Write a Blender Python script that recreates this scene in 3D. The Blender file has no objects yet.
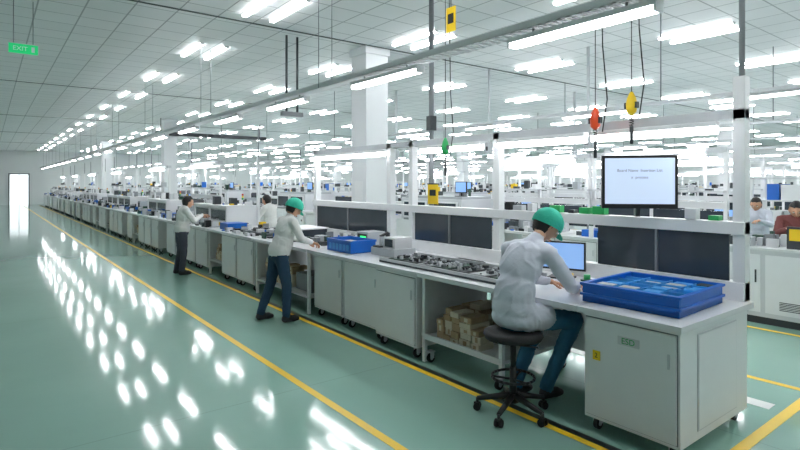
import bpy, bmesh, math, random
import numpy as np
from mathutils import Vector, Matrix, noise
random.seed(7)
scene=bpy.context.scene
scene.view_settings.view_transform='Standard'
scene.view_settings.look='None'
scene.view_settings.exposure=0.27
HC=4.62

# ---------------------------------------------------------------- materials
def srgb(r,g,b):
    def f(c):
        c/=255.0
        return c/12.92 if c<=0.04045 else ((c+0.055)/1.055)**2.4
    return (f(r),f(g),f(b),1)
def mat(name,rgb,rough=0.5,metal=0.0,var=0.06,vscale=6.0,bump=0.0,bscale=30,emit=None,es=0,coat=0,alpha=1,trans=0):
    m=bpy.data.materials.new(name); m.use_nodes=True
    nt=m.node_tree; p=nt.nodes['Principled BSDF']
    c=srgb(*rgb)
    tc=nt.nodes.new('ShaderNodeTexCoord')
    nz=nt.nodes.new('ShaderNodeTexNoise'); nz.inputs['Scale'].default_value=vscale; nz.inputs['Detail'].default_value=3
    nt.links.new(tc.outputs['Object'],nz.inputs['Vector'])
    mx=nt.nodes.new('ShaderNodeMix'); mx.data_type='RGBA'
    mx.inputs[6].default_value=tuple(v*(1-var) for v in c[:3])+(1,)
    mx.inputs[7].default_value=tuple(min(1,v*(1+var)) for v in c[:3])+(1,)
    nt.links.new(nz.outputs['Fac'],mx.inputs[0])
    nt.links.new(mx.outputs[2],p.inputs['Base Color'])
    p.inputs['Roughness'].default_value=rough; p.inputs['Metallic'].default_value=metal
    if coat: p.inputs['Coat Weight'].default_value=coat
    if trans: p.inputs['Transmission Weight'].default_value=trans
    if bump:
        n2=nt.nodes.new('ShaderNodeTexNoise'); n2.inputs['Scale'].default_value=bscale; n2.inputs['Detail'].default_value=4
        n2.inputs['Distortion'].default_value=0.8
        nt.links.new(tc.outputs['Object'],n2.inputs['Vector'])
        bp=nt.nodes.new('ShaderNodeBump'); bp.inputs['Strength'].default_value=bump; bp.inputs['Distance'].default_value=0.02
        nt.links.new(n2.outputs['Fac'],bp.inputs['Height']); nt.links.new(bp.outputs['Normal'],p.inputs['Normal'])
    if emit:
        p.inputs['Emission Color'].default_value=srgb(*emit); p.inputs['Emission Strength'].default_value=es
    return m
M={}
M['white']=mat('painted_white_steel',(230,231,233),0.35,var=0.03)
M['white2']=mat('painted_light_grey_steel',(206,208,211),0.4,var=0.04)
M['lgrey']=mat('light_grey_panel',(172,177,181),0.45)
M['grey']=mat('grey_metal',(126,130,134),0.4,0.1)
M['dgrey']=mat('dark_grey_metal',(62,66,70),0.4,0.3)
M['black']=mat('black_plastic',(22,23,25),0.4)
M['rubber']=mat('black_rubber',(30,30,32),0.7)
M['alu']=mat('aluminium',(200,203,207),0.35,0.35)
M['acryl']=mat('dark_acrylic_window',(58,66,74),0.08,var=0.25,vscale=3)
M['top']=mat('bench_laminate',(218,220,222),0.3,var=0.02)
M['mat_dark']=mat('antistatic_mat',(58,66,70),0.5)
M['pcb']=mat('circuit_board_green',(40,72,58),0.4)
M['blue']=mat('blue_plastic',(14,100,196),0.35,var=0.1)
M['blue2']=mat('blue_plastic_inner',(60,150,220),0.4,var=0.1)
M['card']=mat('cardboard',(178,150,118),0.8,var=0.12)
M['paper']=mat('paper_wrap',(214,202,180),0.8,var=0.08)
M['yellow']=mat('yellow_label',(240,200,30),0.5)
M['orange']=mat('orange_plastic',(230,76,30),0.4)
M['red']=mat('red_plastic',(200,40,35),0.4)
M['green']=mat('green_plastic',(40,165,90),0.4)
M['skin']=mat('skin',(205,158,128),0.5,var=0.05,vscale=20)
M['lip']=mat('lip',(170,100,90),0.5)
M['eye']=mat('eye_white',(230,228,222),0.2)
M['pupil']=mat('eye_dark',(25,18,15),0.2)
M['hair']=mat('black_hair',(24,21,20),0.55,var=0.3,vscale=60,bump=0.4,bscale=120)
M['coat']=mat('work_jacket_fabric',(202,206,218),0.85,var=0.04,vscale=8,bump=0.3,bscale=10)
M['coatw']=mat('white_jacket_fabric',(226,226,224),0.85,var=0.04,vscale=8,bump=0.3,bscale=10)
M['jeans']=mat('blue_trousers_fabric',(50,110,142),0.85,var=0.12,bump=0.4,bscale=14)
M['navy']=mat('navy_trousers_fabric',(30,62,84),0.85,var=0.12,bump=0.4,bscale=14)
M['gtrous']=mat('grey_trousers_fabric',(66,70,82),0.85,var=0.12,bump=0.4,bscale=14)
M['redsh']=mat('dark_shirt_fabric',(112,62,60),0.85,var=0.1,bump=0.3,bscale=14)
M['shoe']=mat('shoe_leather',(40,42,46),0.5)
M['sole']=mat('shoe_sole',(215,215,212),0.6)
M['cap']=mat('teal_cap_fabric',(50,184,156),0.8,var=0.08,bump=0.3,bscale=30)
M['lamp']=mat('lamp_diffuser',(255,255,255),0.5,emit=(252,253,255),es=24)
M['lampp']=mat('pendant_diffuser',(255,255,255),0.5,emit=(252,253,255),es=18)
M['lampn']=mat('tube_diffuser',(255,255,255),0.5,emit=(252,253,255),es=12)
M['screen']=mat('monitor_screen',(150,165,185),0.3,emit=(205,222,246),es=0.6)
M['screenb']=mat('blue_monitor_screen',(90,130,190),0.3,emit=(150,190,240),es=0.6)
M['ink']=mat('screen_text',(110,122,145),0.5)
M['exit']=mat('exit_sign_face',(20,150,90),0.4,emit=(20,190,110),es=0.7)
M['led']=mat('led_green',(60,240,120),0.4,emit=(60,240,120),es=1)
M['day']=mat('daylight_door_glass',(245,248,250),0.4,emit=(245,250,255),es=1.0)
M['fly']=mat('floor_yellow_paint',(248,204,40),0.35,var=0.08)
M['fbk']=mat('floor_black_strip',(34,38,40),0.35)
M['fwh']=mat('floor_white_strip',(232,234,232),0.3)
M['wall']=mat('wall_paint',(220,223,224),0.6,var=0.03,vscale=1)
M['colm']=mat('column_paint',(224,226,229),0.5,var=0.03,vscale=1)
M['joint']=mat('ceiling_joint',(70,76,78),0.6)

# floor
def floor_mat():
    m=bpy.data.materials.new('green_epoxy_floor'); m.use_nodes=True; nt=m.node_tree; p=nt.nodes['Principled BSDF']
    tc=nt.nodes.new('ShaderNodeTexCoord')
    nz=nt.nodes.new('ShaderNodeTexNoise'); nz.inputs['Scale'].default_value=0.5; nz.inputs['Detail'].default_value=6
    nt.links.new(tc.outputs['Object'],nz.inputs['Vector'])
    r=nt.nodes.new('ShaderNodeValToRGB'); r.color_ramp.elements[0].position=0.3; r.color_ramp.elements[1].position=0.7
    r.color_ramp.elements[0].color=srgb(138,177,164); r.color_ramp.elements[1].color=srgb(149,187,174)
    nt.links.new(nz.outputs['Fac'],r.inputs[0])
    bk=nt.nodes.new('ShaderNodeTexBrick'); bk.offset=0; bk.inputs['Scale'].default_value=1
    bk.inputs['Brick Width'].default_value=4.4; bk.inputs['Row Height'].default_value=4.4; bk.inputs['Mortar Size'].default_value=0.006
    bk.inputs['Color1'].default_value=(1,1,1,1); bk.inputs['Color2'].default_value=(1,1,1,1); bk.inputs['Mortar'].default_value=(.85,.85,.85,1)
    nt.links.new(tc.outputs['Object'],bk.inputs['Vector'])
    mx=nt.nodes.new('ShaderNodeMix'); mx.data_type='RGBA'; mx.blend_type='MULTIPLY'; mx.inputs[0].default_value=1
    nt.links.new(r.outputs[0],mx.inputs[6]); nt.links.new(bk.outputs['Color'],mx.inputs[7])
    nt.links.new(mx.outputs[2],p.inputs['Base Color'])
    n2=nt.nodes.new('ShaderNodeTexNoise'); n2.inputs['Scale'].default_value=1.3; n2.inputs['Detail'].default_value=5
    nt.links.new(tc.outputs['Object'],n2.inputs['Vector'])
    mr=nt.nodes.new('ShaderNodeMapRange'); mr.inputs['To Min'].default_value=0.045; mr.inputs['To Max'].default_value=0.11
    nt.links.new(n2.outputs['Fac'],mr.inputs['Value']); nt.links.new(mr.outputs[0],p.inputs['Roughness'])
    p.inputs['IOR'].default_value=1.58
    n3=nt.nodes.new('ShaderNodeTexNoise'); n3.inputs['Scale'].default_value=7
    nt.links.new(tc.outputs['Object'],n3.inputs['Vector'])
    bp=nt.nodes.new('ShaderNodeBump'); bp.inputs['Strength'].default_value=0.02; bp.inputs['Distance'].default_value=0.02
    nt.links.new(n3.outputs['Fac'],bp.inputs['Height']); nt.links.new(bp.outputs['Normal'],p.inputs['Normal'])
    return m
def ceil_mat():
    m=bpy.data.materials.new('ceiling_tiles'); m.use_nodes=True; nt=m.node_tree; p=nt.nodes['Principled BSDF']
    tc=nt.nodes.new('ShaderNodeTexCoord')
    bk=nt.nodes.new('ShaderNodeTexBrick'); bk.offset=0; bk.inputs['Scale'].default_value=1
    bk.inputs['Brick Width'].default_value=0.6; bk.inputs['Row Height'].default_value=0.6; bk.inputs['Mortar Size'].default_value=0.012
    bk.inputs['Color1'].default_value=srgb(219,221,223); bk.inputs['Color2'].default_value=srgb(226,227,229); bk.inputs['Mortar'].default_value=srgb(156,160,163)
    nt.links.new(tc.outputs['Object'],bk.inputs['Vector']); nt.links.new(bk.outputs['Color'],p.inputs['Base Color'])
    p.inputs['Roughness'].default_value=0.45
    return m

# ---------------------------------------------------------------- mesh builder
class B:
    def __init__(s): s.bm=bmesh.new(); s.mats=[]
    def mi(s,m):
        if isinstance(m,str): m=M[m]
        if m not in s.mats: s.mats.append(m)
        return s.mats.index(m)
    def box(s,x0,x1,y0,y1,z0,z1,m,rot=None,piv=None):
        k=s.mi(m); co=[(x,y,z) for x in (x0,x1) for y in (y0,y1) for z in (z0,z1)]
        if rot is not None:
            pv=Vector(piv) if piv else Vector(((x0+x1)/2,(y0+y1)/2,(z0+z1)/2))
            co=[rot@(Vector(c)-pv)+pv for c in co]
        v=[s.bm.verts.new(c) for c in co]
        for f in ((0,1,3,2),(4,6,7,5),(0,4,5,1),(2,3,7,6),(0,2,6,4),(1,5,7,3)):
            fc=s.bm.faces.new([v[i] for i in f]); fc.material_index=k
    def cyl(s,p0,p1,r,m,r2=None,n=12):
        if r2 is None: r2=r
        k=s.mi(m); p0=Vector(p0);p1=Vector(p1); d=(p1-p0)
        if d.length<1e-6: return
        q=d.to_track_quat('Z','Y').to_matrix()
        a=[];b=[]
        for i in range(n):
            t=2*math.pi*i/n; o=q@Vector((math.cos(t),math.sin(t),0))
            a.append(s.bm.verts.new(p0+o*r)); b.append(s.bm.verts.new(p1+o*r2))
        for i in range(n):
            j=(i+1)%n; f=s.bm.faces.new([a[i],a[j],b[j],b[i]]); f.material_index=k; f.smooth=True
        f=s.bm.faces.new(a[::-1]); f.material_index=k
        f=s.bm.faces.new(b); f.material_index=k
    def lathe(s,c,prof,m,n=24,axis=None):
        k=s.mi(m); c=Vector(c); rings=[]
        for (r,z) in prof:
            rings.append([s.bm.verts.new(c+Vector((r*math.cos(2*math.pi*i/n),r*math.sin(2*math.pi*i/n),z))) for i in range(n)])
        for a,b in zip(rings,rings[1:]):
            for i in range(n):
                j=(i+1)%n; f=s.bm.faces.new([a[i],a[j],b[j],b[i]]); f.material_index=k; f.smooth=True
        f=s.bm.faces.new(rings[0][::-1]); f.material_index=k
        f=s.bm.faces.new(rings[-1]); f.material_index=k
    def sph(s,c,r,m,R=None,nu=16,nv=10,fn=None,keep=None):
        k=s.mi(m); c=Vector(c)
        if not hasattr(r,'__len__'): r=(r,r,r)
        def P(u,v):
            th=math.pi*v/nv; ph=2*math.pi*u/nu
            d=Vector((math.sin(th)*math.cos(ph),math.sin(th)*math.sin(ph),math.cos(th)))
            p=Vector((d.x*r[0],d.y*r[1],d.z*r[2]))
            if fn: p=fn(d,p)
            if R is not None: p=R@p
            return s.bm.verts.new(c+p),d
        top=P(0,0); bot=P(0,nv)
        g=[[P(u,v) for u in range(nu)] for v in range(1,nv)]
        def F(l):
            dd=Vector((0,0,0))
            for x in l: dd+=x[1]
            if keep and not keep(dd.normalized()): return
            f=s.bm.faces.new([x[0] for x in l]); f.material_index=k; f.smooth=True
        for u in range(nu):
            w=(u+1)%nu
            F([top,g[0][u],g[0][w]]); F([bot,g[-1][w],g[-1][u]])
            for v in range(len(g)-1): F([g[v][u],g[v+1][u],g[v+1][w],g[v][w]])
    def tube(s,pts,r,m,n=8):
        for a,b in zip(pts,pts[1:]):
            s.cyl(a,b,r,m,n=n)
        for p in pts[1:-1]: s.sph(p,r,m,nu=n,nv=6)
    def me(s,name):
        me=bpy.data.meshes.new(name); s.bm.normal_update()
        s.bm.to_mesh(me); s.bm.free()
        for m in s.mats: me.materials.append(m)
        return me
def put(me,name,loc=(0,0,0),rz=0,parent=None,bevel=0):
    o=bpy.data.objects.new(name,me); scene.collection.objects.link(o)
    o.location=loc; o.rotation_euler=(0,0,rz)
    if parent: o.parent=parent
    if bevel:
        md=o.modifiers.new('bevel','BEVEL'); md.width=bevel; md.segments=2; md.limit_method='ANGLE'; md.angle_limit=math.radians(50)
    return o
def empty(name,loc=(0,0,0),rz=0):
    o=bpy.data.objects.new(name,None); scene.collection.objects.link(o); o.location=loc; o.rotation_euler=(0,0,rz); o.empty_display_size=0.1
    return o
def text(name,body,size,m,loc,rot,parent=None,ext=0.001):
    c=bpy.data.curves.new(name,'FONT'); c.body=body; c.size=size; c.extrude=ext; c.align_x='CENTER'; c.align_y='CENTER'
    c.materials.append(M[m]); o=bpy.data.objects.new(name,c); scene.collection.objects.link(o)
    o.location=loc; o.rotation_euler=rot
    if parent: o.parent=parent
    return o

# ---------------------------------------------------------------- room shell
X0,X1,Y0,Y1=-5,46,-5,56
def slab(name,x0,x1,y0,y1,z0,z1,m):
    b=B(); b.box(x0,x1,y0,y1,z0,z1,m); return put(b.me(name),name)
slab('floor',X0,X1,Y0,Y1,-0.1,0,floor_mat())
slab('ceiling',X0,X1,Y0,Y1,HC,HC+0.1,ceil_mat())
slab('wall_left',X0-.2,X0,Y0,Y1,-.1,HC+.1,'wall')
slab('wall_right',X1,X1+.2,Y0,Y1,-.1,HC+.1,'wall')
slab('wall_near',X0-.2,X1+.2,Y0-.2,Y0,-.1,HC+.1,'wall')
slab('wall_far',X0-.2,X1+.2,Y1,Y1+.2,-.1,HC+.1,'wall')
b=B(); b.box(1.45,2.75,Y1-.03,Y1-.005,0,2.6,'day')
b.box(1.35,1.45,Y1-.06,Y1-.002,0,2.7,'grey'); b.box(2.75,2.85,Y1-.06,Y1-.002,0,2.7,'grey'); b.box(1.45,2.75,Y1-.06,Y1-.002,2.6,2.7,'grey'); b.box(2.08,2.12,Y1-.05,Y1-.003,0,2.6,'lgrey')
put(b.me('door_1'),'door_1')
# yellow markings, black and white strips
b=B()
e=.003
b.box(2.26,2.33,-4.5,54,.0005,e,'fly')
b.box(3.38,3.44,1.5,54,.0005,e,'fly'); b.box(3.44,3.51,1.6,54,.0005,e*.8,'fbk')  # narrow black strip along the bench side of the yellow line
b.box(3.44,5.85,1.46,1.54,.0005,e,'fly')
b.box(5.78,5.85,1.54,54,.0005,e,'fly'); b.box(7.8,7.87,-4,54,.0005,e,'fly')
b.box(5.1,5.25,1.62,9,.0005,e,'fwh')  # plain white strip on the floor behind the bench line
put(b.me('floor_marking'),'floor_marking')
b=B()
for yy in (8.8,17.7,26.6,35.5,44.4):
    b.box(X0,X1,yy-.02,yy+.02,HC-.012,HC-.0005,'joint')
put(b.me('trim_1'),'trim_1')
# columns
b=B(); b.box(-.27,.27,-.27,.27,0,HC,'colm'); b.box(-.285,.285,-.285,.285,0,.15,'lgrey'); b.box(-.3,.3,-.3,.3,HC-.15,HC,'colm')
b.box(-.274,-.27,-.14,.14,1.5,1.9,'white'); cm=b.me('support_column')
for x in (6.24,24,41):
    for yy in (9.1,24.5,40):
        put(cm,'support_column',(x,yy,0),bevel=.015)

# ---------------------------------------------------------------- lamps
def tubelamp(b,cx,y0,y1,z,m='lamp'):
    b.box(cx-.055,cx+.055,y0,y1,z-.012,z,'white')
    b.box(cx-.035,cx+.035,y0+.02,y1-.02,z-.04,z-.012,m)
    b.box(cx-.037,cx+.037,y0,y0+.02,z-.042,z-.012,'white'); b.box(cx-.037,cx+.037,y1-.02,y1,z-.042,z-.012,'white')
b=B()
tubelamp(b,-.24,-.65,.65,0); tubelamp(b,.24,-.65,.65,0); cl=b.me('ceiling_light')
xs=[3.55,6.6,10.3,13.9,17.4,21,24.6,28.2,31.8,35.4,39,42.6]
ys=[.9+3.45*k for k in range(-1,16)]
g=B()
for i,x in enumerate(xs):
    for y in ys:
        if x<18 and y<22 and y>2: put(cl,'ceiling_light',(x,y,HC-.001))
        else:
            tubelamp(g,x-.24,y-.65,y+.65,HC-.001); tubelamp(g,x+.24,y-.65,y+.65,HC-.001)
put(g.me('ceiling_light_grid'),'ceiling_light_grid')

# suspended linear lights over line 1 + tray
LX=3.5; LZ=3.05
b=B()
b.box(-.055,.055,-.63,.63,-.01,.03,'white'); b.box(-.045,.045,-.61,.61,-.045,-.01,'lampp')
b.box(-.05,.05,-.63,-.61,-.05,-.01,'white'); b.box(-.05,.05,.61,.63,-.05,-.01,'white')
b.cyl((0,-.4,.03),(0,-.4,.07),.01,'grey'); b.cyl((0,.4,.03),(0,.4,.07),.01,'grey')
ll=b.me('linear_pendant_light')
for k in range(-1,21): put(ll,'linear_pendant_light',(LX,2.36+2.45*k,LZ))
def tray(x0,x1,y0,y1,z,step,name):
    b=B(); b.box(x0,x0+.012,y0,y1,z,z+.06,'white'); b.box(x1-.012,x1,y0,y1,z,z+.06,'white')
    y=y0
    while y<y1: b.box(x0,x1,y,y+.03,z,z+.012,'white'); y+=step
    b.box(x0+.03,x0+.07,y0,y1,z+.016,z+.04,'lgrey')
    y=y0+1
    while y<y1:
        b.cyl((x0,y,z),(x0,y,HC),.006,'grey',n=6); b.cyl((x1,y,z),(x1,y,HC),.006,'grey',n=6); y+=4.9
    return put(b.me(name),name)
tray(LX-.06,LX+.14,.3,54,LZ+.07,.09,'cable_tray')
# exit sign
es=empty('exit_sign',(.42,9.8,3.88))
b=B(); b.box(-.19,.19,-.02,.02,-.08,.08,'white2'); b.box(-.18,.18,-.024,-.02,-.07,.07,'exit'); b.cyl((-.12,0,.08),(-.12,0,HC-3.88),.006,'grey'); b.cyl((.12,0,.08),(.12,0,HC-3.88),.006,'grey')
b.box(.1,.14,-.027,-.024,-.04,.04,'white')
put(b.me('sign_box'),'sign_box',parent=es)
text('sign_text','EXIT',.09,'white',(-.04,-.026,0),(math.pi/2,0,0),es)
# suspended pipes
b=B()
b.cyl((4.4,9.15,3.2),(4.4,9.15,HC),.022,'dgrey'); b.cyl((4.62,9.15,3.2),(4.62,9.15,HC),.022,'dgrey'); b.box(4.3,4.72,9.1,9.2,3.12,3.2,'grey')
put(b.me('conduit_drop'),'conduit_drop')
b=B(); b.box(5.6,10.5,24.0,24.2,3.9,4.05,'dgrey'); b.cyl((5.8,24.1,4),(5.8,24.1,HC),.02,'dgrey'); b.cyl((10.2,24.1,4),(10.2,24.1,HC),.02,'dgrey')
put(b.me('cable_duct'),'cable_duct')
for (x,y,z0,r) in ((9.6,6.2,2.6,.03),(9.6,8.9,2.6,.025),(14.0,5.0,2.6,.03),(14.0,9.5,2.6,.035),(9.6,12.6,2.6,.03)):
    b=B(); b.cyl((0,0,z0),(0,0,HC),r,'white2'); b.box(-.07,.07,-.05,.05,z0,z0+.25,'lgrey'); b.box(-.072,-.07,-.03,.03,z0+.05,z0+.15,'black'); put(b.me('service_drop'),'service_drop',(x,y,0))

# ---------------------------------------------------------------- parts
def castor(b,x,y,r=.045):
    b.cyl((x,y-.016,r),(x,y+.016,r),r,'rubber',n=16); b.cyl((x,y-.02,r),(x,y+.02,r),r*.45,'alu',n=10)
    b.box(x-.025,x+.025,y-.028,y-.022,r,2*r+.02,'alu'); b.box(x-.025,x+.025,y+.022,y+.028,r,2*r+.02,'alu'); b.box(x-.035,x+.035,y-.035,y+.035,2*r+.015,2*r+.03,'alu')
def cabinet(b,x0,x1,y0,y1,z0=.12,z1=.885,doors=1):
    b.box(x0,x1,y0,y1,z0,z1,'white')
    w=(y1-y0)/doors
    for i in range(doors):
        a=y0+i*w+.02; c=y0+(i+1)*w-.02
        b.box(x0-.003,x0-.001,a-.008,c+.008,z0+.022,z1-.022,'grey')
        b.box(x0-.016,x0-.003,a,c,z0+.03,z1-.03,'white')
        b.box(x0-.024,x0-.016,a+.04,a+.055,z1-.26,z1-.16,'alu')
    for x in (x0+.07,x1-.07):
        for y in (y0+.07,y1-.07): castor(b,x,y)
def cartons(b,x0,x1,y0,y1,z,zmax,seed=0):
    rr=random.Random(seed); y=y0
    while y<y1-.1:
        w=rr.uniform(.1,.17); zz=z; h=rr.uniform(.5,1)*(zmax-z)
        while zz<z+h-.02:
            t=rr.uniform(.05,.08); dx=rr.uniform(0,.04)
            b.box(x0+dx,min(x1,x0+dx+rr.uniform(.2,.3)),y,min(y1,y+w-.01),zz,zz+t-.004,rr.choice(['card','paper','paper']))
            b.box(x0+dx-.002,x0+dx,y+w*.3,y+w*.6,zz+.01,zz+t-.014,rr.choice(['paper','card']))
            zz+=t
        y+=w
def clutter(b,x0,x1,y0,y1,z,n,seed,hmax=.12):
    rr=random.Random(seed)
    for i in range(n):
        x=rr.uniform(x0,x1-.12); y=rr.uniform(y0,y1-.15); w=rr.uniform(.03,.16); d=rr.uniform(.03,.16); h=rr.uniform(.015,hmax)
        b.box(x,x+w,y,y+d,z,z+h,rr.choice(['black','dgrey','grey','white2','blue','lgrey','pcb','mat_dark','alu','white','yellow' if i%5==0 else 'grey']))
def monitor(b,cx,cy,z,w=.42,h=.27,scr='screenb'):
    b.box(cx-.09,cx+.09,cy-.12,cy+.12,z,z+.015,'black'); b.box(cx+.01,cx+.03,cy-.02,cy+.02,z+.01,z+.14,'black')
    b.box(cx-.012,cx+.018,cy-w/2,cy+w/2,z+.08,z+.08+h,'black'); b.box(cx-.014,cx-.012,cy-w/2+.015,cy+w/2-.015,z+.1,z+.065+h,scr)
def tower(b,x,y,z):
    b.cyl((x,y,z),(x,y,z+.12),.008,'alu'); 
    for i,c in enumerate(('green','yellow','red')): b.cyl((x,y,z+.12+i*.045),(x,y,z+.16+i*.045),.022,c)
def window_panel(b,x,y0,y1,z0,z1):
    b.box(x,x+.03,y0,y1,z0,z1,'white'); b.box(x-.004,x,y0+.03,y1-.03,z0+.03,z1-.03,'acryl')
    b.box(x-.02,x-.004,(y0+y1)/2-.08,(y0+y1)/2+.08,z0+.035,z0+.05,'alu')

def modA(seed):  # cabinets + dark window enclosure
    b=B(); L=2.38
    b.box(0,1.2,0,L,.885,.93,'top')
    cabinet(b,.05,1.1,.02,.80); cabinet(b,.05,1.1,.84,1.58)
    b.box(.05,1.1,1.6,L-.02,.28,.31,'white2'); b.box(.05,.09,L-.05,L-.01,0,.885,'white'); b.box(1.06,1.1,1.6,L-.01,0,.885,'white')
    cartons(b,.12,.6,1.66,2.3,.31,.62,seed)
    b.box(.45,1.15,.06,2.3,.93,1.02,'white'); b.box(.45,1.15,.06,2.3,1.32,1.38,'white')
    for y in (.06,1.15,2.24): b.box(.45,1.15,y,y+.06,1.02,1.32,'white')
    window_panel(b,.47,.14,1.13,1.03,1.31); window_panel(b,.47,1.23,2.22,1.03,1.31)
    clutter(b,.04,.42,.05,2.35,.93,34,seed,.15)
    clutter(b,.5,1.1,.1,2.2,1.38,16,seed+3,.2)
    tower(b,.9,.3,1.38)
    b.box(1.12,1.18,0,.06,.93,2.45,'white'); b.cyl((1.15,.03,2.45),(1.15,.03,3.1),.015,'grey')
    return b.me('assembly_bench')
def modB(seed):  # open bench with frame and lamp beam
    b=B(); L=2.38
    b.box(0,1.2,0,L,.885,.93,'top')
    cabinet(b,.05,1.1,.02,.78); cabinet(b,.05,1.1,1.6,L-.02)
    b.box(.3,1.1,.8,1.58,.2,.23,'white2'); cartons(b,.35,.8,.85,1.55,.23,.55,seed+1)
    for y in (0,1.19,L-.06): b.box(1.12,1.18,y,y+.06,.93,2.4,'white')
    b.box(1.1,1.2,0,L,1.45,1.56,'white'); b.box(1.13,1.16,0,L,1.02,1.42,'acryl'); b.box(1.1,1.2,0,L,2.36,2.44,'alu')
    b.box(.95,1.1,0,L,1.72,1.75,'white2'); clutter(b,.95,1.12,.1,2.2,1.75,8,seed+9,.18)
    b.box(.98,1.06,.3,2.1,2.28,2.33,'lampn')
    b.box(1,1.1,.28,.32,2.33,2.38,'white'); b.box(1,1.1,2.08,2.12,2.33,2.38,'white')
    clutter(b,.05,1.0,.1,2.3,.93,44,seed+5,.22); monitor(b,.85,.7+.1*(seed%3),.93); 
    b.box(.2,.6,1.5,2.0,.93,1.05,'blue'); b.box(.5,.95,1.2,1.5,.93,1.25,'lgrey'); b.box(.495,.5,1.24,1.46,1.05,1.2,'black')
    return b.me('inspection_bench')
def modC(seed):  # placement machine
    b=B(); L=2.3
    b.box(0,1.3,0,L,.1,.98,'white'); b.box(.04,1.26,.04,L-.04,0,.1,'dgrey')
    b.box(.1,1.2,.08,L-.08,.98,1.5,'white2'); b.box(.18,1.12,.15,L-.15,1.5,1.56,'lgrey')
    window_panel(b,.07,.2,1.1,1.04,1.44); window_panel(b,.07,1.25,2.1,1.04,1.44)
    for i in range(3): b.box(-.012,0,.05+i*.76,.72+i*.76,.16,.9,'white'); b.box(-.02,-.012,.1+i*.76,.16+i*.76,.62,.68,'dgrey')
    b.box(-.01,0,.1,.7,.7,.74,'blue' if seed%2 else 'orange')
    monitor(b,.5,.5,1.56,.36,.26); tower(b,1,2,1.56); b.box(.06,.1,1.1,1.24,1.1,1.3,'black'); b.box(.055,.06,1.13,1.2,1.2,1.25,'red' if seed%2 else 'led')
    b.box(.0,.4,1.5,2.0,.98,1.02,'grey'); clutter(b,.3,1.1,.2,2,1.56,6,seed,.25)
    return b.me('placement_machine')
def modD(seed): # storage rack
    b=B(); L=2.3
    for y in (0,L-.05):
        for x in (0,.75): b.box(x,x+.05,y,y+.05,0,2.0,'white')
    rr=random.Random(seed)
    for i,z in enumerate((.15,.6,1.05,1.5,1.95)):
        b.box(0,.8,0,L,z,z+.03,'white2')
        if i<4:
            y=.08
            while y<L-.35:
                w=rr.uniform(.18,.4); b.box(.05,.7,y,y+w-.03,z+.03,z+.03+rr.uniform(.12,.34),rr.choice(['card','white2','blue','lgrey','white','dgrey','paper'])); y+=w
    return b.me('storage_rack')
def modE(seed): # low conveyor machine
    b=B(); L=2.38
    b.box(0,1.1,0,L,.1,.98,'white2'); b.box(.04,1.06,.04,L-.04,0,.1,'dgrey'); b.box(-.02,1.12,0,L,.98,1.01,'top')
    for i in range(3):
        b.box(-.012,0,.04+i*.78,.76+i*.78,.16,.92,'white'); b.box(-.02,-.012,.08+i*.78,.1+i*.78,.55,.72,'dgrey')
        for k in range(6): b.box(-.014,-.012,.3+i*.78,.6+i*.78,.22+k*.02,.23+k*.02,'dgrey')
    b.box(.2,.95,.1,1.0,1.01,1.22,'white'); b.box(.196,.2,.16,.94,1.05,1.19,'acryl'); b.box(.15,.2,1.1,1.35,1.01,1.3,'dgrey'); b.box(.145,.15,1.13,1.32,1.12,1.27,'yellow')
    clutter(b,.05,1.0,1.4,2.3,1.01,22,seed,.18)
    return b.me('conveyor_machine')
def modF(seed): # plain open bench
    b=B(); L=2.38
    b.box(0,1.2,0,L,.885,.93,'top')
    cabinet(b,.05,1.1,.02,.78); cabinet(b,.05,1.1,.82,1.58)
    b.box(.05,1.1,1.6,L-.02,.28,.31,'white2'); b.box(.05,.09,L-.05,L-.01,0,.885,'white'); b.box(1.06,1.1,1.6,L-.01,0,.885,'white'); cartons(b,.12,.6,1.66,2.3,.31,.62,seed)
    b.box(.3,.9,.1,1.3,.93,.97,'mat_dark'); clutter(b,.3,.85,.1,1.2,.97,26,seed,.06); clutter(b,.05,1.1,1.2,2.3,.93,26,seed+1,.14); clutter(b,.05,.3,.1,1.2,.93,8,seed+2,.1)
    b.box(.2,.6,1.7,2.15,.93,1.06,'blue')
    return b.me('packing_bench')
MA=[modA(i) for i in (1,2,3)]; MB=[modB(i) for i in (1,2,3)]; MC=[modC(i) for i in (1,2)]; MD=[modD(i) for i in (1,2)]; ME=modE(4); MF=modF(6)
NM={}
for m in MA: NM[m]='assembly_bench'
for m in MB: NM[m]='inspection_bench'
for m in MC: NM[m]='placement_machine'
for m in MD: NM[m]='storage_rack'
NM[ME]='conveyor_machine'; NM[MF]='packing_bench'

FX=3.56
# line 1 far part
y=8.75
seq=[MF,MA[1],MB[0],MA[2],MB[1],MA[0],MA[1],MB[2],MA[2],MA[0],MB[0],MA[1],MA[2],MB[1],MA[0],MA[1],MB[2],MA[0]]
for m in seq:
    if y+2.4<54: put(m,NM[m],(FX,y,0)); y+=2.42
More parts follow.
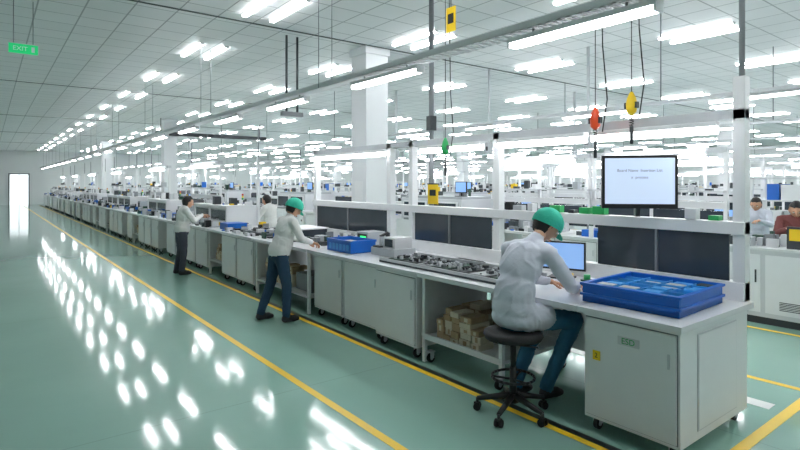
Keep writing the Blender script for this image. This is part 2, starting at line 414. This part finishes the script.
# background lines
rr=random.Random(11)
lines=[(8.1,-1.35),(12.4,-1.5),(16.9,-2),(21.4,-3),(26,-3),(31,-3),(36,-3)]
for li,(lx,ys0) in enumerate(lines):
    y=ys0+(0 if li==0 else rr.uniform(0,.6))
    k=0
    while y+2.4<53:
        if li==0: m=[ME,ME,MB[0],MB[1],MC[1],MA[0],MB[2],MC[0],MA[1],MB[0],MC[1]][k%11]
        else: m=rr.choice(MA+MB+MB+MC+MD) if li else None
        put(m,NM[m],(lx,y,0)); y+=2.42 if (li==0 or rr.random()<.8) else 3.2; k+=1
    g=B(); yy=ys0+1
    lz=3.05
    while yy<52:
        tubelamp(g,lx+.1,yy,yy+1.25,lz)
        yy+=2.45
    g.box(lx+.05,lx+.2,ys0,53,lz+.03,lz+.08,'alu')
    yy=ys0+.5
    while yy<53: g.cyl((lx+.12,yy,lz+.05),(lx+.12,yy,HC),.01,'grey',n=6); yy+=4.9
    put(g.me('suspended_light_rail'),'suspended_light_rail')

# ---------------------------------------------------------------- near part of line 1
# end cabinet
ec=empty('tool_cabinet',(FX,1.62,0))
b=B(); b.box(0,1.22,0,.78,.885,.93,'top'); cabinet(b,.05,1.17,.03,.74,z0=.1)
b.box(.3,.95,.024,.03,.16,.83,'white2'); b.box(.31,.94,.021,.026,.17,.82,'white')
b.box(.028,.034,.60,.66,.55,.62,'yellow'); b.box(.028,.034,.30,.46,.71,.77,'white2')
put(b.me('cabinet_body'),'cabinet_body',parent=ec,bevel=.005)
text('label_text','ESD',.06,'green',(.026,.38,.74),(math.pi/2,0,-math.pi/2),ec)
text('label_number','2',.05,'black',(.026,.63,.585),(math.pi/2,0,-math.pi/2),ec)
# work surface from cabinet to y=4.3
b=B(); b.box(0,1.22,0,1.9,.885,.93,'top'); b.box(1.12,1.18,0,1.9,.2,.885,'white')
b.box(.05,.09,.78,.82,.12,.885,'white'); 
b.box(.05,1.1,.8,1.88,.24,.27,'white'); b.box(.05,.09,1.84,1.88,.0,.885,'white'); b.box(.04,.07,.8,1.88,.27,.30,'white')
cartons(b,.10,.6,1.12,1.8,.27,.60,4); cartons(b,.5,.9,1.1,1.8,.27,.6,8)
castor(b,.1,.86); castor(b,1.05,.86); castor(b,.1,1.8)
put(b.me('workbench'),'workbench',(FX,2.41,0),bevel=.004)
b=B(); b.box(0,1.22,0,2.42,.885,.93,'top'); cabinet(b,.02,1.1,.02,.76); cabinet(b,.1,1.1,.80,1.58); cabinet(b,.1,1.1,1.62,2.38)
put(b.me('storage_bench'),'storage_bench',(FX,4.33,0),bevel=.004)
b=B(); b.box(0,1.22,0,1.94,.885,.93,'top'); b.box(.05,1.1,.02,1.9,.22,.25,'white2'); b.box(.05,.09,.02,.06,0,.885,'white'); b.box(.05,.09,1.86,1.9,0,.885,'white');b.box(1.06,1.1,.02,1.9,0,.885,'white')
cartons(b,.15,.6,.8,1.8,.25,.62,12); b.box(.2,.8,.2,.7,.25,.5,'grey')
put(b.me('workbench'),'workbench',(FX,6.78,0),bevel=.004)

# frame at back X=4.75
b=B(); fx=4.72
for yy in (1.66,4.22,5.82,6.34,8.6):
    b.box(fx,fx+.1,yy,yy+.09,.932,2.72 if yy<2 else 2.46,'white')
b.cyl((fx+.05,1.7,2.72),(fx+.05,1.7,HC),.022,'grey')
b.box(fx-.02,fx+.1,1.66,8.7,1.46,1.56,'white')
b.box(fx-.02,fx+.1,1.66,8.7,.932,1.08,'white')
b.box(fx,fx+.08,1.66,8.7,2.38,2.46,'alu')
for (a,c) in ((1.78,2.95),(4.35,5.78),(6.46,8.58)):
    b.box(fx+.01,fx+.03,a,c,1.08,1.46,'acryl'); b.box(fx-.01,fx+.02,(a+c)/2-.012,(a+c)/2+.012,1.08,1.46,'grey')
for a in (1.85,3.05,4.45,6.45,7.55): 
    b.box(fx-.08,fx-.005,a,a+1.12,2.27,2.33,'lampn'); b.box(fx-.09,fx,a-.01,a+1.13,2.33,2.37,'white')
put(b.me('bench_frame'),'bench_frame',bevel=.004)
# pole to ceiling
b=B(); b.cyl((fx+.16,5.6,0),(fx+.16,5.6,HC),.035,'grey'); b.box(fx+.11,fx+.21,5.55,5.65,2.6,2.8,'dgrey')
put(b.me('service_pole'),'service_pole')
b=B(); b.box(0,.01,-.08,.08,-.15,.15,'yellow'); b.box(-.002,0,-.05,.05,-.05,.07,'black'); b.cyl((.005,0,.15),(.005,0,HC-3.86),.004,'black')
put(b.me('hanging_tag'),'hanging_tag',(4.45,4.75,3.86))
b=B(); b.box(0,.01,-.1,.1,-.13,.13,'yellow'); b.box(-.002,0,-.06,.06,-.02,.06,'black'); b.box(.0,.01,-.11,.11,.13,.145,'dgrey')
put(b.me('warning_sign'),'warning_sign',(fx-.035,5.35,1.72))

# wall monitor
mn=empty('display_monitor',(4.56,2.44,1.88),math.radians(-48))
b=B(); b.box(-.315,.315,-.02,.03,-.235,.235,'black'); b.box(-.29,.29,-.023,-.019,-.195,.21,'screen'); b.box(-.02,.02,.03,.1,-.31,.1,'dgrey'); b.box(-.12,.12,.03,.05,-.1,.1,'dgrey')
put(b.me('monitor_body'),'monitor_body',parent=mn,bevel=.004)
text('screen_title','Board Name  Insertion List',.034,'ink',(0,-.025,.1),(math.pi/2,0,0),mn,.0005)
text('screen_line','x  process',.034,'ink',(0,-.025,.04),(math.pi/2,0,0),mn,.0005)
b=B(); monitor(b,0,0,0,.46,.28,'screenb'); put(b.me('computer_monitor'),'computer_monitor',(4.5,3.2,.932),math.radians(20))

# blue tray with compartments
b=B(); W,D,Hh=.78,.74,.15
b.box(0,W,0,D,0,.04,'blue')
b.box(0,.02,0,D,0,Hh,'blue'); b.box(W-.02,W,0,D,0,Hh,'blue'); b.box(.02,W-.02,0,.02,0,Hh,'blue'); b.box(.02,W-.02,D-.02,D,0,Hh,'blue')
for zt in (Hh,.07):
    b.box(-.015,.0,-.015,D+.015,zt-.02,zt,'blue'); b.box(W,W+.015,-.015,D+.015,zt-.02,zt,'blue'); b.box(0,W,-.015,0,zt-.02,zt,'blue'); b.box(0,W,D,D+.015,zt-.02,zt,'blue')
for i in range(1,6): b.box(i*W/6-.004,i*W/6+.004,.02,D-.02,.04,.13,'blue2')
for i in range(1,4): b.box(.02,W-.02,i*D/4-.004,i*D/4+.004,.04,.13,'blue2')
rr=random.Random(3)
for i in range(6):
    for j in range(4):
        if rr.random()<.9:
            x=i*W/6+.02; y=j*D/4+.02; b.box(x,x+.09,y,y+.13,.041,.041+rr.uniform(.05,.095),rr.choice(['blue2','alu','blue2','blue2','lgrey','mat_dark']))
put(b.me('parts_tray'),'parts_tray',(3.77,1.73,.932),math.radians(2),bevel=.003)
# stacked blue bins further
b=B()
b.box(0,.4,0,.62,0,.01,'blue')
for (a,c,d,f) in ((0,.015,0,.62),(.385,.4,0,.62),(.015,.385,0,.015),(.015,.385,.605,.62)): b.box(a,c,d,f,0,.17,'blue')
b.box(-.01,.41,-.01,0,.14,.17,'blue');b.box(-.01,0,0,.62,.14,.17,'blue')
for i in range(6): b.box(-.004,0,.05+i*.09,.11+i*.09,.03,.11,'blue2')
b.box(.03,.37,.03,.59,.01,.12,'lgrey')
put(b.me('plastic_crate'),'plastic_crate',(3.78,5.95,.932),bevel=.003)

# circuit board fixture
b=B(); b.box(0,.62,0,1.95,0,.02,'mat_dark'); b.box(.0,.02,0,1.95,.02,.05,'alu'); b.box(.6,.62,0,1.95,.02,.06,'alu')
rr=random.Random(5)
for k in range(7):
    y=.04+k*.27; b.box(.05,.57,y,y+.24,.02,.035,'black'); b.box(.09,.53,y+.02,y+.22,.035,.042,'pcb' if k%3==0 else ('lgrey' if k%3==1 else 'dgrey'))
    for i in range(26):
        x=rr.uniform(.1,.48); yy=y+rr.uniform(.02,.18); b.box(x,x+rr.uniform(.01,.05),yy,yy+rr.uniform(.01,.05),.042,.042+rr.uniform(.008,.04),rr.choice(['black','alu','grey','dgrey','white2','alu']))
put(b.me('circuit_board_fixture'),'circuit_board_fixture',(3.70,3.24,.932))
# bench equipment
b=B(); b.box(0,.35,0,.5,0,.1,'lgrey'); b.box(.05,.33,.05,.3,.1,.24,'white2'); b.box(.045,.05,.09,.26,.12,.22,'acryl'); b.cyl((.2,.4,.1),(.2,.4,.28),.03,'dgrey'); b.cyl((.2,.4,.28),(.05,.36,.24),.018,'black'); b.cyl((.06,.36,.24),(.06,.36,.12),.022,'alu'); b.box(.0,.1,.31,.46,.1,.12,'black')
put(b.me('bench_microscope'),'bench_microscope',(4.0,5.3,.932),bevel=.004)
b=B(); b.box(0,.3,0,.3,0,.22,'lgrey'); b.box(-.003,0,.03,.27,.1,.19,'black'); b.box(-.004,-.003,.05,.2,.13,.16,'led'); 
for i in range(4): b.cyl((-.015,.06+i*.06,.05),(0,.06+i*.06,.05),.014,'dgrey')
me_ps=b.me('power_supply')
put(me_ps,'power_supply',(4.36,6.4,.932),bevel=.004)
# keyboard on the bench
b=B(); b.box(0,.16,0,.44,0,.018,'black')
for i in range(5):
    for j in range(14): b.box(.015+i*.027,.037+i*.027,.012+j*.03,.036+j*.03,.018,.026,'dgrey')
put(b.me('keyboard'),'keyboard',(4.42,4.3,.932))
b=B(); clutter(b,.1,1.1,.0,1.8,0,50,77,.14); b.box(.3,.9,.9,1.6,0,.18,'acryl'); b.box(.28,.92,.88,1.62,.18,.2,'white')
put(b.me('assembly_parts'),'assembly_parts',(FX,6.85,.932))
b=B(); clutter(b,.0,.4,.0,.42,0,14,5,.06)
b.cyl((.2,.3,.0),(.2,.3,.09),.03,'green'); b.cyl((.1,.4,0),(.1,.4,.1),.02,'yellow')
put(b.me('hand_tools'),'hand_tools',(4.18,2.54,.932))
b=B(); rr=random.Random(9)
for i in range(14):
    if 2<=i<=5: continue
    x=rr.uniform(-.02,.02); y=i*.17; b.box(-.02+x,.06+x,y,y+rr.uniform(.05,.13),0,rr.uniform(.03,.1),rr.choice(['white2','dgrey','lgrey','black','yellow','green']))
put(b.me('instrument_row'),'instrument_row',(4.735,1.85,1.562))

# hanging screwdrivers
def hanger(name,x,y,z,c1):
    b=B(); b.cyl((x,y,z+.12),(x,y,HC),.004,'black',n=6); b.lathe((x,y,z),[(.012,-.08),(.042,-.05),(.048,.02),(.036,.08),(.012,.13)],c1,12)
    b.box(x-.02,x+.02,y-.06,y+.06,z-.02,z+.035,'dgrey')
    pts=[(x+.02*math.cos(t*1.7),y+.02*math.sin(t*1.7),z-.05-t*.006) for t in range(0,22)]
    b.tube(pts,.004,'black',6); b.cyl((x,y,z-.18),(x,y,z-.34),.018,'dgrey',.014)
    pts=[(x+.03,y-.03,HC-.1),(x+.04,y-.05,z+.7),(x+.05,y-.09,z+.2),(x+.02,y-.06,z-.1)]
    b.tube(pts,.006,'rubber',6)
    put(b.me(name),name)
hanger('hanging_screwdriver',4.45,2.80,2.44,'orange')
hanger('hanging_screwdriver',4.58,2.52,2.56,'yellow')
hanger('hanging_screwdriver',4.5,4.9,2.3,'green')

# stool
st=(3.37,2.86)
b=B(); sx,sy=st
b.lathe((sx,sy,.60),[(.16,0),(.225,.015),(.24,.04),(.235,.065),(.2,.082),(.1,.088)],'rubber',32)
b.cyl((sx,sy,.57),(sx,sy,.60),.08,'dgrey'); b.cyl((sx,sy,.34),(sx,sy,.58),.022,'black'); b.cyl((sx,sy,.13),(sx,sy,.38),.032,'black',.028)
b.cyl((sx,sy,.10),(sx,sy,.17),.05,'black')
for i in range(5):
    a=2*math.pi*i/5+.95; c,s_=math.cos(a),math.sin(a)
    b.cyl((sx+.03*c,sy+.03*s_,.15),(sx+.29*c,sy+.29*s_,.095),.028,'black',.018)
    ex,ey=sx+.29*c,sy+.29*s_
    b.cyl((ex,ey,.06),(ex,ey,.1),.012,'dgrey'); b.cyl((ex-s_*.03,ey+c*.03,.03),(ex-s_*.008,ey+c*.008,.03),.03,'rubber',n=16); b.cyl((ex+s_*.008,ey-c*.008,.03),(ex+s_*.03,ey-c*.03,.03),.03,'rubber',n=16); b.box(ex-.02,ex+.02,ey-.02,ey+.02,.045,.065,'black')
ring=[(sx+.17*math.cos(t*math.pi/12),sy+.17*math.sin(t*math.pi/12),.30) for t in range(25)]
b.tube(ring,.011,'black',8)
for i in range(3):
    a=i*2.09+.3; b.cyl((sx,sy,.28),(sx+.17*math.cos(a),sy+.17*math.sin(a),.30),.009,'black')
b.cyl((sx,sy,.56),(sx+.12,sy-.16,.55),.007,'dgrey')
put(b.me('swivel_stool'),'swivel_stool')

# ---------------------------------------------------------------- people
def eval_mesh(me,mods):
    o=bpy.data.objects.new('tmp',me); scene.collection.objects.link(o)
    for (t,kw) in mods:
        md=o.modifiers.new(t,t)
        for k,v in kw.items(): setattr(md,k,v)
    dg=bpy.context.evaluated_depsgraph_get(); dg.update()
    r=bpy.data.meshes.new_from_object(o.evaluated_get(dg))
    bpy.data.objects.remove(o); bpy.data.meshes.remove(me)
    return r
def build_prims(prims,vox,mats,smooth=4,fold=0.0):
    b=B()
    for p in prims:
        if p[0]=='c':
            _,a,c,ra,rb,mi=p
            b.cyl(a,c,ra,'skin',rb,n=18); b.sph(a,ra,'skin',nu=18,nv=12); b.sph(c,rb,'skin',nu=18,nv=12)
        else:
            _,c,r,R,mi=p; b.sph(c,r,'skin',R,nu=24,nv=16)
    bmesh.ops.recalc_face_normals(b.bm,faces=b.bm.faces)
    me=b.me('t')
    me=eval_mesh(me,[('REMESH',dict(mode='VOXEL',voxel_size=vox)),('SMOOTH',dict(iterations=smooth,factor=0.5))])
    n=len(me.polygons); cen=np.empty(n*3); me.polygons.foreach_get('center',cen); cen=cen.reshape(-1,3)
    best=np.full(n,1e9); idx=np.zeros(n,int)
    for p in prims:
        if p[0]=='c':
            a=np.array(p[1],float); c=np.array(p[2],float); d=c-a; t=np.clip(((cen-a)@d)/max(d@d,1e-9),0,1)
            dist=np.linalg.norm(cen-(a+t[:,None]*d),axis=1)-(p[3]+(p[4]-p[3])*t)
        else:
            R=np.array(p[3]) if p[3] is not None else np.eye(3)
            q=(cen-np.array(p[1],float))@R; rr_=np.array(p[2],float); l=np.linalg.norm(q/rr_,axis=1); dist=(l-1)*np.min(rr_)
        k=dist<best; best[k]=dist[k]; idx[k]=p[-1]
    # majority filter of the garment regions so that hems are clean
    if len(mats)>1:
        nl=len(me.loops); lv=np.empty(nl,np.int32); me.loops.foreach_get('vertex_index',lv)
        lt=np.empty(n,np.int32); me.polygons.foreach_get('loop_total',lt); lf=np.repeat(np.arange(n),lt); nv=len(me.vertices)
        for it in range(6):
            F=np.zeros((n,len(mats))); F[np.arange(n),idx]=1
            Vc=np.zeros((nv,len(mats))); np.add.at(Vc,lv,F[lf])
            G=np.zeros((n,len(mats))); np.add.at(G,lf,Vc[lv])
            idx=G.argmax(1)
    me.materials.clear()
    for m in mats: me.materials.append(M[m])
    me.polygons.foreach_set('material_index',idx.astype(np.int32)); me.polygons.foreach_set('use_smooth',np.ones(n,bool))
    if fold:
        cl=set(); 
        for f in me.polygons:
            if idx[f.index]<2: cl.update(f.vertices)
        nn=[v.normal.copy() for v in me.vertices]
        for i in cl:
            v=me.vertices[i]; c=v.co
            a_=noise.noise(Vector((c.x*4,c.y*4,c.z*4)))
            # creases: ridged noise running diagonally down the cloth
            r1=1-abs(noise.noise(Vector((c.x*7+a_,c.y*9+c.z*5,c.z*5+a_*2))))*2.2
            w=max(r1,0)**3*1.3-.35+.35*noise.noise(Vector((c.x*16,c.y*16,c.z*16)))
            v.co=c+nn[i]*w*fold
    me.update(); return me
def hand(wr,u,n,s,curl=1.0):
    u=Vector(u).normalized(); n=Vector(n); n=(n-u*n.dot(u)).normalized(); w=u.cross(n); wr=Vector(wr)
    pr=[]
    def P(a,b_,c): return wr+u*a+w*b_+n*c
    for k in (-1.5,-.5,.5,1.5):
        pr.append(('c',P(.0,k*.010,0),P(.088-.004*abs(k),k*.0205,0),.015,.0125,0))
    pr.append(('c',P(-.05,0,0),P(.02,0,0),.026,.024,0))
    for j,(k,l) in enumerate(((1.5*s,.9),(.5*s,1.02),(-.5*s,.95),(-1.5*s,.76))):
        p=P(.088-.003*abs(k),k*.0215,0); ang=.35*curl; r=.0088 if j<3 else .0078
        for sl in (.042*l,.027*l,.022*l):
            q=p+(u*math.cos(ang)+n*math.sin(ang)+w*k*.03)*sl; pr.append(('c',p,q,r,r*.9,0)); p=q; r*=.92; ang+=.5*curl
    p=P(.02,s*.024,.005)
    for sl,(a,b_,c) in ((.045,(.62,.68,.35)),(.034,(.85,.35,.4)),(.026,(.9,.05,.5))):
        q=p+(u*a+w*s*b_+n*c).normalized()*sl; pr.append(('c',p,q,.0115,.0095,0)); p=q
    return [(t,tuple(a),tuple(c),x,y,m) for (t,a,c,x,y,m) in pr]
def head_mesh(M4,cap,hairlen=-.45):
    b=B()
    def fn(d,p):
        x,y,z=d; q=p.copy()
        if z<0:
            t=-z; q.y*=1-.30*t**1.6
            if x<0: q.x*=1-.5*t
            else: q.x*=1-.10*t
        if x>0: 
            g=math.exp(-(y/.13)**2)
            nz=math.exp(-((z+.12)/.16)**2) if z<-.12 else math.exp(-((z+.12)/.30)**2)
            q.x+=.024*g*nz*x
            for sy_ in (-1,1): q.x-=.009*math.exp(-((y-sy_*.36)/.16)**2-((z-.05)/.12)**2)
            q.x+=.006*math.exp(-((z-.25)/.1)**2)*math.exp(-(y/.5)**2)
            q.x+=.010*math.exp(-((z+.55)/.1)**2-(y/.28)**2)-.005*math.exp(-((z+.68)/.06)**2-(y/.3)**2)+.010*math.exp(-((z+.88)/.14)**2-(y/.3)**2)
        return q
    b.sph((0,0,0),(.095,.078,.12),'skin',nu=56,nv=44,fn=fn)
    for s in (-1,1):
        b.sph((.079,s*.030,.006),(.012,.015,.0085),'eye',nu=12,nv=8); b.sph((.0885,s*.030,.006),(.004,.006,.006),'pupil',nu=10,nv=6)
        b.sph((.088,s*.031,.026),(.006,.018,.0035),'hair',nu=10,nv=6)
        b.sph((-.004,s*.081,-.005),(.017,.009,.030),'skin',Matrix.Rotation(s*.25,3,'Z'),nu=12,nv=10); b.sph((.0,s*.086,-.003),(.009,.005,.017),'lip',Matrix.Rotation(s*.25,3,'Z'),nu=8,nv=6)
    b.sph((.091,0,-.062),(.006,.023,.004),'lip',nu=12,nv=6); b.sph((.09,0,-.070),(.006,.019,.004),'lip',nu=12,nv=6)
    def hf(d,p):
        q=p.copy()
        if d.z<0 and d.x<0: q.x*=1+.32*d.z; q.y*=1+.12*d.z
        return q
    b.sph((-.008,0,.004),(.104,.088,.126),'hair',nu=48,nv=36,fn=hf,keep=lambda d:(d.z>.42+.25*max(0,d.x)) or (d.x<-.02+.3*max(0,d.z) and d.z>hairlen-.2) or (d.x<.22 and d.z>.05))
    if cap:
        T=Matrix.Rotation(-.22,3,'Y'); k=b.mi('cap')
        b.sph((-.008,0,.03),(.118,.102,.112),'cap',T,nu=40,nv=24,keep=lambda d:d.z>-.05,fn=lambda d,p:p*(1+.02*math.sin(9*math.atan2(d.y,d.x))*(1-d.z)))
        ring=[]
        for i in range(41):
            t=2*math.pi*i/40
            ring.append([T@Vector((.120*math.cos(t)*f,.104*math.sin(t)*f,zz))+Vector((-.008,0,.03)) for f,zz in ((1.0,-.03),(1.015,.0),(1.0,.02))])
        vs=[[b.bm.verts.new(p) for p in r] for r in ring]
        for a,c in zip(vs,vs[1:]):
            for q in range(2):
                f=b.bm.faces.new([a[q],c[q],c[q+1],a[q+1]]); f.material_index=k; f.smooth=True
        vs=[]
        for i in range(21):
            t=-1.05+2.1*i/20; ext=.055*math.cos(t*1.4)
            base=Vector((.118*math.cos(t)-.008,.102*math.sin(t),.012)); tip=base+Vector((ext,0,-.3*ext))
            vs.append([b.bm.verts.new(base),b.bm.verts.new(tip),b.bm.verts.new(tip+Vector((0,0,-.005))),b.bm.verts.new(base+Vector((0,0,-.005)))])
        for a,c in zip(vs,vs[1:]):
            for q in range(4):
                f=b.bm.faces.new([a[q],c[q],c[(q+1)%4],a[(q+1)%4]]); f.material_index=k
    b.bm.transform(M4); return b.me('head')
def person(name,loc,rz,J,top,bot,cap=False,shoe='shoe',fold=.005,hands=True,hl=-.45):
    root=empty(name,loc,rz); V=Vector
    hip=V(J['hip']); belly=V(J['belly']); chest=V(J['chest']); neck=V(J['neck']); hd=V(J['head'])
    g=J.get('girth',1.0); hs=J.get('hs',1.0)
    sp=(chest-hip).normalized()
    yv=V((0,1,0)); xv=yv.cross(sp).normalized(); R=Matrix((xv,sp.cross(xv),sp)).transposed()
    sp2=(neck-belly).normalized(); xv2=yv.cross(sp2).normalized(); R2=Matrix((xv2,sp2.cross(xv2),sp2)).transposed()
    pr=[]
    A=lambda v:tuple(v)
    pr.append(('e',A(hip+V((0,0,-.02))),(.13,.165,.115),R,1))
    pr.append(('e',A(hip+V((0,0,.06))),(.145*g,.180*g,.15),R,0))
    pr.append(('e',A(belly),(.135*g,.172*g,.22),R,0))
    pr.append(('e',A(chest),(.130*g,.180*g,.21),R2,0))
    pr.append(('e',A(chest+sp2*.09),(.108*g,.188*g,.12),R2,0))
    if J.get('seated'):
        pr.append(('e',A(hip+V((.01,0,-.02))),(.17,.20,.095),None,0))
        for q in (-1,1): pr.append(('c',A(hip+V((.04,q*.105,-.01))),A(hip+V((.20,q*.125,-.02))),.110,.110,0))
    pr.append(('c',A(neck+(hd-neck)*-.25),A(neck+(hd-neck)*.10),.076,.064,0))
    pr.append(('c',A(neck),A(hd+(neck-hd)*.25),.054,.052,2))
    for s,n in ((-1,'R'),(1,'L')):
        sh=V(J['sh'+n]); el=V(J['el'+n]); wr=V(J['wr'+n]); hp=V(J['hp'+n]); kn=V(J['kn'+n]); an=V(J['an'+n])
        pr.append(('c',A(neck.lerp(sh,.3)+V((0,0,-.03))),A(sh),.072,.066*g,0))
        pr.append(('c',A(sh),A(el),.063*g,.053*g,0)); pr.append(('c',A(el),A(wr),.053*g,.038,0))
        pr.append(('c',A(hp),A(kn),.094,.072,1)); pr.append(('c',A(kn),A(kn.lerp(an,.4)),.070,.066,1)); pr.append(('c',A(kn.lerp(an,.4)),A(an+V((0,0,.02))),.066,.056,1))
        fd=V(J.get('ft'+n,(1,0,0))).normalized(); fz=an.z-.045
        heel=V((an.x,an.y,fz))-fd*.03; toe=V((an.x,an.y,fz))+fd*.16
        pr.append(('c',A(an),A(heel+V((0,0,.01))),.042,.042,3)); pr.append(('c',A(heel),A(toe-fd*.05),.043,.044,3)); pr.append(('c',A(toe-fd*.06+V((0,0,-.005))),A(toe+V((0,0,-.012))),.043,.032,3))
    me=build_prims(pr,.012,[top,bot,'skin',shoe],6,fold); put(me,'body',parent=root)
    pitch=J.get('pitch',0); yaw=J.get('yaw',0)
    M4=Matrix.Translation(hd)@Matrix.Rotation(yaw,4,'Z')@Matrix.Rotation(pitch,4,'Y')@Matrix.Scale(hs,4)
    put(head_mesh(M4,cap,hl),'head',parent=root)
    for s,n in ((1,'R'),(-1,'L')):
        wr=V(J['wr'+n]); u=V(J['wr'+n])-V(J['el'+n]); u=u.normalized()*.6+V(J.get('hd'+n,(1,0,-.3))).normalized()*.6
        hm=build_prims(hand(wr+u.normalized()*.02,u,J.get('pn'+n,(0,0,-1)),s,J.get('curl',1)),.0045,['skin'],2)
        put(hm,'hand_'+('right' if n=='R' else 'left'),parent=root)
    return root
# seated worker
person('seated_worker',(3.38,2.86,0),0,dict(seated=True,girth=1.06,hs=1.15,
  hip=(0,0,.80),belly=(.01,0,.98),chest=(.09,0,1.19),neck=(.26,0,1.385),head=(.41,-.01,1.50),pitch=.7,yaw=-.45,
  shR=(.18,-.21,1.30),elR=(.34,-.31,1.03),wrR=(.60,-.17,.99),shL=(.18,.21,1.30),elL=(.30,.31,1.05),wrL=(.60,.12,.99),
  hpR=(.03,-.10,.775),knR=(.54,-.20,.72),anR=(.45,.02,.09),hpL=(.03,.10,.775),knL=(.50,.13,.72),anL=(.32,.24,.09),
  ftR=(1,-.2,0),ftL=(1,-.1,0),hdR=(1,.4,-.3),hdL=(1,-.4,-.3),curl=1.0),'coat','jeans',True,fold=.007)
stand=dict(hip=(.16,0,.88),belly=(.20,0,1.02),chest=(.25,0,1.2),neck=(.31,0,1.38),head=(.38,0,1.51),pitch=.6,girth=1.03,hs=1.1,
  shR=(.28,-.19,1.33),elR=(.36,-.27,1.10),wrR=(.58,-.14,1.03),shL=(.28,.19,1.33),elL=(.38,.26,1.10),wrL=(.6,.12,1.03),
  hpR=(.15,-.09,.84),knR=(.18,-.19,.47),anR=(.12,-.31,.09),hpL=(.14,.09,.84),knL=(.06,.07,.47),anL=(-.10,.03,.09))
person('standing_worker',(3.05,6.9,0),0,stand,'coatw','navy',True)
up=dict(hip=(.05,0,.88),belly=(.06,0,1.0),chest=(.08,0,1.19),neck=(.11,0,1.36),head=(.17,0,1.47),pitch=.35,girth=1.04,hs=1.08,
  shR=(.09,-.18,1.31),elR=(.22,-.24,1.1),wrR=(.42,-.12,1.2),shL=(.09,.18,1.31),elL=(.22,.24,1.1),wrL=(.44,.12,1.18),
  hpR=(.04,-.09,.84),knR=(.06,-.10,.47),anR=(.02,-.12,.09),hpL=(.04,.09,.84),knL=(.05,.10,.47),anL=(-.02,.13,.09))
person('standing_worker',(3.1,11.4,0),0,up,'coatw','gtrous',False)
person('standing_worker',(5.12,11.35,0),math.radians(120),up,'coatw','navy',False)
person('standing_worker',(9.75,2.75,0),math.radians(200),dict(up,pitch=.6),'redsh','navy',False,hl=-.7)
person('standing_worker',(11.6,3.85,0),math.radians(185),dict(up,pitch=.5),'coat','navy',False,hl=-.7)

# ---------------------------------------------------------------- camera
cd=bpy.data.cameras.new('camera'); cam=bpy.data.objects.new('camera',cd); scene.collection.objects.link(cam)
cam.location=(0,0,1.87); cam.rotation_euler=(math.pi/2,0,math.radians(-37.7)); cd.sensor_width=36; cd.lens=533/800*36; cd.shift_y=-42/800; cd.clip_end=200
scene.camera=cam
w=bpy.data.worlds.new('world'); scene.world=w; w.use_nodes=True
w.node_tree.nodes['Background'].inputs[0].default_value=(.8,.9,1,1); w.node_tree.nodes['Background'].inputs[1].default_value=.5
